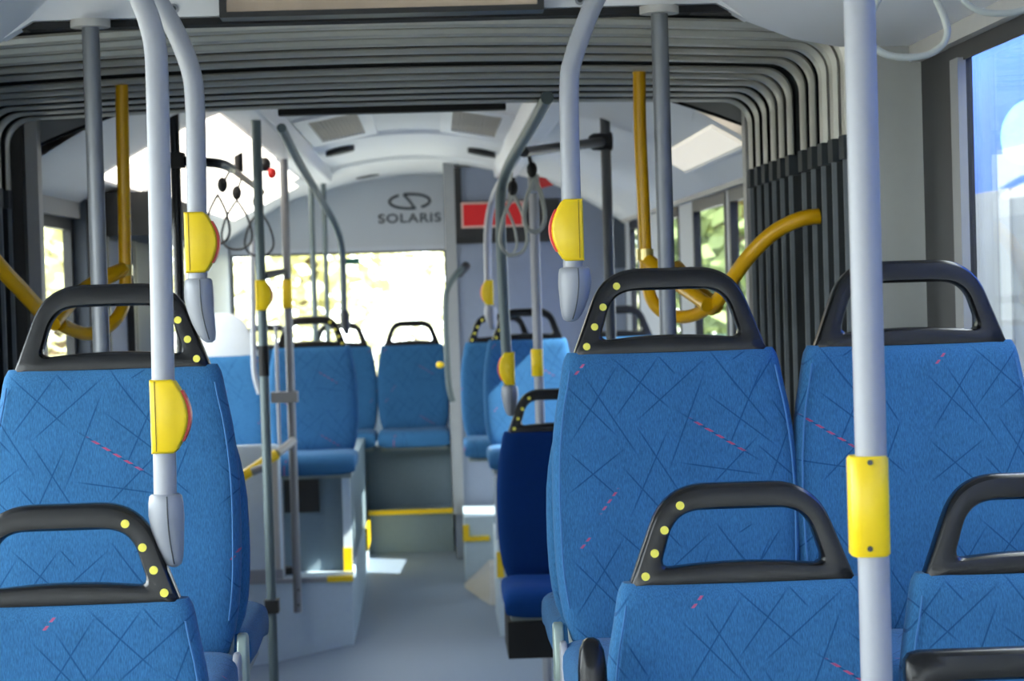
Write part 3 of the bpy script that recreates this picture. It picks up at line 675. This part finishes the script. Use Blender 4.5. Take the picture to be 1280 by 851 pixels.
# glowing strips in both coves; left one is added to overexpose the ceiling
LAMP2 = emis('dim_lamp_diffuser', '#fff6e6', .28)
GLOW = emis('ceiling_glow', '#fff6e6', 1.6)
for sx, y0_, y1_, lb in ((-1,8.0,13.2,'broad glowing panel added for the overexposed left rear ceiling'),(1,6.9,8.5,'narrow ceiling light strip in the right rear cove')):
    t = thing('glow_strip', lb, 'lamp', (XC+sx*.9,(y0_+y1_)/2,2.22)); mb = MB(); mb2 = MB()
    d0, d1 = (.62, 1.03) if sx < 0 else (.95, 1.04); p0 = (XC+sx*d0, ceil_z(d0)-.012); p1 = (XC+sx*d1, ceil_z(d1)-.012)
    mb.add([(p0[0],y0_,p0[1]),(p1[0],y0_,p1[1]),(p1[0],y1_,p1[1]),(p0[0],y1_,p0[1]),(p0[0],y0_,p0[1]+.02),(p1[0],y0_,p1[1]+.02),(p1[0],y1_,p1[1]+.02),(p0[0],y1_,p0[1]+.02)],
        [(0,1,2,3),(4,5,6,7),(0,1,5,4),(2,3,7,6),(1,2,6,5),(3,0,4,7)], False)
    obj('glowing_face', mb, GLOW if sx < 0 else LAMP2, t)
    mb2.tube([(p1[0]+sx*.01,y0_,p1[1]),(p1[0]+sx*.01,y1_,p1[1])], .012, 8); obj('strip_rim', mb2, WHITE, t)
# rear side walls
RW = [(6.95,8.32),(8.42,9.5),(10.05,10.95),(12.1,12.6)]
wall('wall_right.001', XR, XR+.03, 6.75, 14.6, RW, 1.0, 2.06, 2.2, mat('rear_wall_panel', '#bfc3c8', .5))
for a_, b_ in RW: window(XR-.004, XR+.026, a_, b_, 1.0, 2.06, .045)
mb = MB(); mb.box((XR-.03,6.78,2.06),(XR-.001,12.8,2.13)); mb.box((XR-.05,6.78,2.12),(XR-.001,12.8,2.15)); struct('trim_9', mb, LTRIM)
LWN = [(6.95,8.25),(10.5,11.7),(11.85,12.9)]
wall('wall_left.001', XL-.03, XL, 6.75, 14.6, LWN+[], .95, 2.02, 2.2, mat('rear_left_wall_panel', '#9aa2ab', .5))
for a_, b_ in LWN: window(XL-.026, XL+.004, a_, b_, .95, 2.02, .04)
mb = MB(); mb.box((XL+.001,6.78,2.02),(XL+.03,8.3,2.10)); struct('trim_10', mb, GREYT)
# folding door leaves on the left, dark with a steel arm
dr = struct('door_1', MB().box((XL+.002,8.27,.02),(XL+.05,10.42,2.09)), SLATED)
for y in (8.28, 8.5, 9.2, 9.28, 10.3): obj('door_post', MB().box((XL+.05,y,.05),(XL+.09,y+.05,2.08)), BFRAME, dr)
obj('door_leaf', MB().box((XL+.04,8.56,.1),(XL+.06,9.2,1.95)), SLATE, dr); obj('door_leaf', MB().box((XL+.04,9.34,.1),(XL+.06,10.28,1.95)), SLATED, dr)
obj('door_arm', MB().tube([at(186,236,9.0), at(164,276,8.7)], .02, 10), STEEL, dr)
obj('door_gear', MB().box((XL+.06,8.45,1.96),(XL+.26,10.4,2.12)), BFRAME, dr)
# rear wall, window and lettering panel
YR = 14.5
wz0, wz1 = 1.08, at(430,315.5,YR).z; wx0, wx1 = at(289,320,YR).x, at(557,313,YR).x
mb = MB(); mb.box((XL-.06,YR,0),(XR+.06,YR+.06,wz0)); mb.box((wx1,YR,wz0),(XR+.06,YR+.06,2.5)); mb.box((XL-.06,YR,wz0),(wx0,YR+.06,2.5)); mb.box((wx0,YR,wz1),(wx1,YR+.06,2.5))
struct('wall_rear', mb, WHITE2)
WN[0] += 1; mb = MB(); w = .012
mb.box((wx0,YR-.012,wz0),(wx0+w,YR+.03,wz1)); mb.box((wx1-w,YR-.012,wz0),(wx1,YR+.03,wz1)); mb.box((wx0,YR-.012,wz0),(wx1,YR+.03,wz0+w)); mb.box((wx0,YR-.012,wz1-w),(wx1,YR+.03,wz1))
wr = struct('window_%d' % WN[0], mb, BFRAME); obj('window_pane', MB().box((wx0+w,YR+.005,wz0+w),(wx1-w,YR+.011,wz1-w)), GL, wr)
a = at(431,323,YR-.02); b = at(450,330,YR-.02)
tag(obj('window_sticker', MB().box((a.x,YR-.016,b.z),(b.x,YR-.0145,a.z)), mat('green_sticker', '#2f7d62', .5)), 'small green sticker at the top of the rear window', 'sticker')
mb = MB(); mb.box((wx0,YR-.02,wz1+.002),(wx1,YR-.001,wz1+.03)); struct('trim_11', mb, WHITE)
INK = mat('grey_lettering', '#5f6164', .5)
fo = bpy.data.curves.new('lettering', 'FONT'); fo.body = 'SOLARIS'; fo.size = .1; fo.align_x = 'CENTER'; fo.align_y = 'CENTER'; fo.extrude = .002; fo.offset = .0018; fo.space_character = 1.12
tmp = bpy.data.objects.new('lettering_source', fo); C.objects.link(tmp); bpy.context.view_layer.update()
me = bpy.data.meshes.new_from_object(tmp); C.objects.unlink(tmp); bpy.data.objects.remove(tmp)
wd = max(v.co.x for v in me.vertices)-min(v.co.x for v in me.vertices); ht = max(v.co.y for v in me.vertices)-min(v.co.y for v in me.vertices)
kx = (78*YR/F)/wd; ky = (11.5*YR/F)/ht; c0 = at(512,273,YR-.004); me.materials.clear(); me.materials.append(INK)
lg = thing('wall_emblem', 'grey oval emblem over lettering on the white panel above the rear window', 'emblem', tuple(c0))
for v in me.vertices: v.co = Vector((v.co.x*kx, -v.co.z, v.co.y*ky))
me.name = 'lettering'; lo_ = bpy.data.objects.new('lettering', me); C.objects.link(lo_); lo_.parent = lg
c1 = at(512,251.5,YR-.004); rx, rz = 25*YR/F, 9*YR/F
def ell(a): return Vector((c1.x+rx*math.cos(a), YR-.004, c1.z+rz*math.sin(a)))
mb = MB(); D = math.radians
mb.tube([ell(D(122+k*(288-122)/20)) for k in range(21)], .0085, 8)
mb.tube([ell(D(-55+k*(107+55)/20)) for k in range(21)], .0085, 8)
mb.tube([ell(D(107)), Vector((c1.x,YR-.004,c1.z)), ell(D(-76))], .0085, 8)
obj('oval_emblem', mb, INK, lg)
# engine tower with black band and red sign
YT = 12.95; tx0 = at(559,300,YT).x; tz = ceil_z(.6)
tw = thing('engine_tower', 'tall slate-blue equipment tower in the right rear corner', 'cabinet', ((tx0+XR)/2,13.7,FZ))
mb = MB(); mb.box((tx0,YT,.2),(XR-.004,YR-.004,2.40)); obj('body', mb, SLATE, tw)
obj('corner_post', MB().box((tx0-.012,YT-.02,.45),(tx0+.05,YT+.02,2.43)), mat('grey_corner_post', '#8d8f92', .5), tw)
za, zb_ = at(640,250,YT).z, at(640,303,YT).z
mb = MB(); mb.box((tx0+.05,YT-.02,zb_),(at(700,280,YT).x,YT,za)); mb.box((tx0+.05,YT-.02,za),(at(578,280,YT).x,YT,2.4)); obj('black_band', mb, BFRAME, tw)
obj('dark_side_panel', MB().box((at(757,300,YT).x,YT-.03,at(780,335,YT).z),(XR-.002,YT,at(780,268,YT).z)), SLATED, tw)
a = at(576,253,YT-.04); b = at(655,283,YT-.04)
sg = thing('red_sign', 'red rectangular sign with pale border on the black band of the tower', 'sign', ((a.x+b.x)/2,YT-.03,b.z))
obj('border', MB().box((a.x,YT-.04,b.z),(b.x,YT-.021,a.z)), mat('sign_border', '#c9a9a0', .5), sg)
rm = emis('sign_red', '#b80007', .05); obj('face', MB().box((a.x+.012,YT-.045,b.z+.012),(b.x-.012,YT-.0405,a.z-.012)), rm, sg)
# small devices on the ceiling
q = at(337,214,10.0); t = thing('emergency_hammer_box', 'dark device with a red face under the left ceiling, by the steel pole', 'device', tuple(q))
obj('body', MB().ball(q+Vector((-.02,0,.03)), .028, .035, .032), BFRAME, t); obj('red_face', MB().ball(q+Vector((.012,-.035,-.01)), .02, .016, .024), RED_, t)
q = at(682,228,10.4); t = thing('emergency_hammer_box', 'red wedge-shaped device on the right ceiling beside the straps', 'device', tuple(q))
obj('body', MB().add([q+Vector(v) for v in ((-.035,0,.03),(.0,0,.02),(.035,0,-.012),(-.02,0,-.025),(-.035,.04,.03),(0,.04,.02),(.035,.04,-.012),(-.02,.04,-.025))], [(0,1,2,3),(4,5,6,7),(0,1,5,4),(1,2,6,5),(2,3,7,6),(3,0,4,7)], False), RED_, t)
q = at(852,198,8.6); t = thing('ceiling_camera', 'small black bracket hanging under the right rear ceiling cove', 'camera', tuple(q))
mb = MB(); mb.box((q.x-.035,8.58,q.z+.002),(q.x+.035,8.63,q.z+.014)); mb.box((q.x-.012,8.59,q.z-.018),(q.x+.012,8.62,q.z+.1)); obj('bracket', mb, BLKR, t); obj('lens', MB().ball(q+Vector((.004,-.02,-.018)), .014,.014,.014), BLKR, t)

# ------------------------------------------------------------------ rear podiums and steps
pr = at(440,722,10.6).x
t = podium('pale blue podium with yellow corner under the left rear seats', [(XL+.012,10.6,-.05,pr,14.4,.41)])
e = .012
obj('yellow_edge', MB().box((at(409,722,10.6).x,10.588,.395),(pr+.004,10.64,.418)), YEL, t)
obj('metal_edge', MB().box((XL,10.59,.396),(at(409,722,10.6).x,10.63,.416)), JOINT, t)
lk = thing('underseat_locker', 'dark grey locker under the left podium seat with a pale edge', 'locker', ((XL+pr)/2,11.3,.41))
obj('body', MB().box((at(353,650,10.9).x,10.9,.41),(pr-.012,13.5,.872)), PODD, lk)
obj('pale_edge', MB().box((pr-.045,10.86,.41),(pr-.008,10.91,.872)), PANEL, lk)
obj('yellow_corner', MB().box((pr-.047,10.855,.41),(pr-.006,10.865,.52)), YEL, lk)
obj('dark_recess', MB().box((at(356,650,10.88).x,10.88,at(370,640,10.9).z),(at(400,650,10.88).x,10.90,.86)), BFRAME, lk)
obj('latch', MB().box((at(347,709,10.7).x,10.72,.42),(at(366,709,10.7).x,10.8,.45)), BLKR, lk)
pt = thing('partition_panel', 'pale blue-white partition standing on the podium left of the steel pole', 'partition', (-1.0,10.63,.41))
mb = MB(); xr_ = at(352,640,10.62).x; zt = at(320,556,10.62).z
mb.extr([(p.x,p.y) for p in fillet([(XL+.01,.41,0),(XL+.01,zt,0),(xr_,zt,0),(xr_,.41,0)], [.005,.03,.03,.005], 5, True)], 10.612, 10.645, 'y', .004); obj('panel', mb, PANEL, pt)
obj('post', MB().box((xr_-.05,10.602,.411),(xr_-.012,10.612,zt-.02)), LTRIM, pt)
obj('sill', MB().box((XL+.02,10.60,.411),(xr_,10.612,.46)), JOINT, pt)
t = podium('pale podium with yellow corner beneath the right rear seat by the aisle', [(.25,10.7,.05,XR-.01,11.55,.54)], PANEL)
obj('yellow_edge', MB().box((.243,10.69,at(615,722,10.7).z),(.275,10.70,at(615,690,10.7).z)), YEL, t); obj('side_post', MB().box((.242,10.695,.55),(.29,10.74,.84)), PANEL, t)
t = podium('pale grey podium lit by a sun patch in front of the slate tower', [(.112,12.3,.08,XR-.01,12.94,.50)], PODM)
ea, eb, ec = at(579,674,12.29), at(612,674,12.29), at(586,656,12.29)
obj('yellow_edge', MB().box((ea.x,12.288,ea.z-.012),(eb.x,12.302,ea.z+.014)), YEL, t); obj('yellow_corner', MB().box((ea.x,12.288,ea.z+.0141),(ec.x,12.302,ec.z)), YEL, t)
# light triangular fairing at the foot of the right podium
mb = MB(); fa = at(579,741,12.2); fb = at(613,760,11.75); fc = at(613,708,12.0)
mb.add([(fa.x,12.2,.13),(fb.x,11.72,.105),(fb.x+.3,11.72,.105),(fb.x+.3,12.29,.14),(fa.x,12.29,.14),(fc.x,12.0,fc.z),(fb.x+.3,12.0,fc.z+.04),(fb.x+.3,12.29,fc.z+.04),(fc.x,12.29,fc.z)],
       [(0,1,5),(1,2,6,5),(2,3,7,6),(0,5,8,4),(5,6,7,8),(3,4,8,7),(0,4,3,2,1)], False)
tag(obj('floor_fairing', mb, mat('pale_fairing', '#a7a9aa', .5)), 'pale triangular fairing on the floor at the foot of the right podium', 'fairing')
t = podium('step and platform carrying the back row with a yellow nosing', [(pr,13.2,.05,tx0-.014,14.49,.452),(pr,13.5,.45,tx0-.014,14.49,.80)], PODD, name='rear_step')
obj('yellow_nosing', MB().box((pr,13.185,.437),(tx0-.014,13.225,.462)), YEL, t); obj('yellow_side_strip', MB().box((pr-.002,12.6,.30),(pr+.012,13.2,.42)), YEL, t)
podium('grey bench box under the left back-row seats', [(XL,13.51,.41,pr,14.49,.80)], PODD, name='bench_box')

# ------------------------------------------------------------------ outside
def ground():
    mb = MB(); mb.box((-80,-60,-.55),(80,90,-.5)); return mb
struct('ground', ground(), mat('asphalt', '#9c9a94', .9, 0, .15, 1.5))
def tree(label, x, y, h, r, k, n=1500, sd=1):
    rnd = random.Random(sd); t = thing('tree', label, 'tree', (x, y, -.5)); mb = MB()
    cl = [(rnd.gauss(0,.45)*r, rnd.gauss(0,.45)*r, h*rnd.uniform(.30,.95)) for _ in range(16)]
    for _ in range(n):
        c = rnd.choice(cl); p = Vector((x+c[0]+rnd.gauss(0,.28)*r, y+c[1]+rnd.gauss(0,.28)*r, -.5+max(.1, c[2]+rnd.gauss(0,.13)*h)))
        a = Vector((rnd.uniform(-1,1),rnd.uniform(-1,1),rnd.uniform(-.6,.6))).normalized(); b = a.cross(Vector((rnd.uniform(-1,1),rnd.uniform(-1,1),rnd.uniform(-1,1)))).normalized(); s_ = rnd.uniform(.10,.22)
        mb.add([p-a*s_, p-b*s_*.5, p+a*s_, p+b*s_*.5], [(0,1,2,3)], False)
    obj('foliage', mb, LEAFS[k], t)
    mb = MB(); mb.tube([(x,y,-.55),(x+.1,y,h*.3),(x-.05,y+.1,h*.75)], [.14,.1,.04], 8)
    for i in range(5):
        c = cl[i]; mb.tube([(x,y,h*.3),(x+c[0]*.6,y+c[1]*.6,c[2]-.8),(x+c[0],y+c[1],c[2]-.5)], [.06,.04,.015], 6)
    obj('trunk', mb, BARK, t)
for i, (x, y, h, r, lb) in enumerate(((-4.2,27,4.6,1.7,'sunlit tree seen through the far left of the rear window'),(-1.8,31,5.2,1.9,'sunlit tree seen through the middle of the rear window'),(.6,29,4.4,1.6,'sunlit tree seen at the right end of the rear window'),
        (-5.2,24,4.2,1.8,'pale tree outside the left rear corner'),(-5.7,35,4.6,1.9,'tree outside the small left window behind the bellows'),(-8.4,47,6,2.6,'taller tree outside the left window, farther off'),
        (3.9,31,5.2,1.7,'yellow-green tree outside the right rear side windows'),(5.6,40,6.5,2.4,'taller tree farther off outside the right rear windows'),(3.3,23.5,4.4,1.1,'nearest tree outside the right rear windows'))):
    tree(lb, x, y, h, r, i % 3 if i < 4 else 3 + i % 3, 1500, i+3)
# blue bus parked alongside on the right
BX = 1.98; pbus = thing('parked_bus', 'blue and pale bus parked alongside, seen through the right front window', 'bus', (BX+1.25, 3, -.5))
BLUEF = mat('blue_bodywork', '#2a5dc4', .6, 0, .35, 2.2, spec=.1); PALEB = mat('pale_tinted_glass', '#70757e', .5, 0, .4, 3.0, spec=.2)
p_ = fillet([(BX,-.2,0),(BX,3.25,0),(BX+2.5,3.25,0),(BX+2.5,-.2,0)], [.06,.16,.16,.06], 8, True)
obj('body', MB().extr([(q.x,q.y) for q in p_], -5, 9.8, 'y', .12), BLUEF, pbus)
obj('window_band', MB().box((BX-.012,-4.5,.75),(BX+.02,9.5,2.02)), PALEB, pbus)
for i in range(9): obj('window_pillar', MB().box((BX-.02,-4.2+i*1.5,.75),(BX+.01,-4.06+i*1.5,2.02)), mat('bus_pillar', '#8e929a', .4) if i == 0 else bpy.data.materials['bus_pillar'], pbus)
obj('pale_skirt', MB().box((BX-.008,-4.6,-.2),(BX+.02,9.5,.74)), mat('bus_skirt', '#8d9199', .5), pbus)
q = at(1288,165,7.6); obj('cyan_emblem', MB().extr([(7.6+.33*math.cos(2*PI*k/36), q.z+.105*math.sin(2*PI*k/36)) for k in range(36)], BX-.012, BX+.02, 'x'), mat('cyan_emblem', '#4bb3cf', .4), pbus)
for y in (-3, 7.6):
    wh = obj('wheel', MB().tube([(BX+.03,y,-.02),(BX+.3,y,-.02)], .48, 28), BLKR, pbus); obj('hub', MB().tube([(BX+.015,y,-.02),(BX+.05,y,-.02)], .2, 20), STEEL, wh)

# ------------------------------------------------------------------ light
w = bpy.data.worlds.new('sky'); S.world = w; w.use_nodes = True; nt = w.node_tree
bg = nt.nodes['Background']; bg.inputs['Color'].default_value = (.92,.96,1.0,1); bg.inputs['Strength'].default_value = 5.0
sl = bpy.data.lights.new('sun', 'SUN'); sl.energy = 9; sl.angle = .009; sl.color = (1,.95,.86)
so = bpy.data.objects.new('sun', sl); C.objects.link(so); so.rotation_euler = Vector((-1,.35,-.92)).to_track_quat('-Z','Y').to_euler()
S.view_settings.view_transform = 'Standard'; S.view_settings.look = 'None'; S.view_settings.gamma = 1; S.view_settings.use_curve_mapping = False
S.view_settings.exposure = .95
S.render.engine = 'CYCLES'; cy = S.cycles; cy.use_denoising = True; cy.max_bounces = 10; cy.diffuse_bounces = 5; cy.glossy_bounces = 4; cy.transparent_max_bounces = 24; cy.sample_clamp_indirect = 6
cy.caustics_reflective = False; cy.caustics_refractive = False
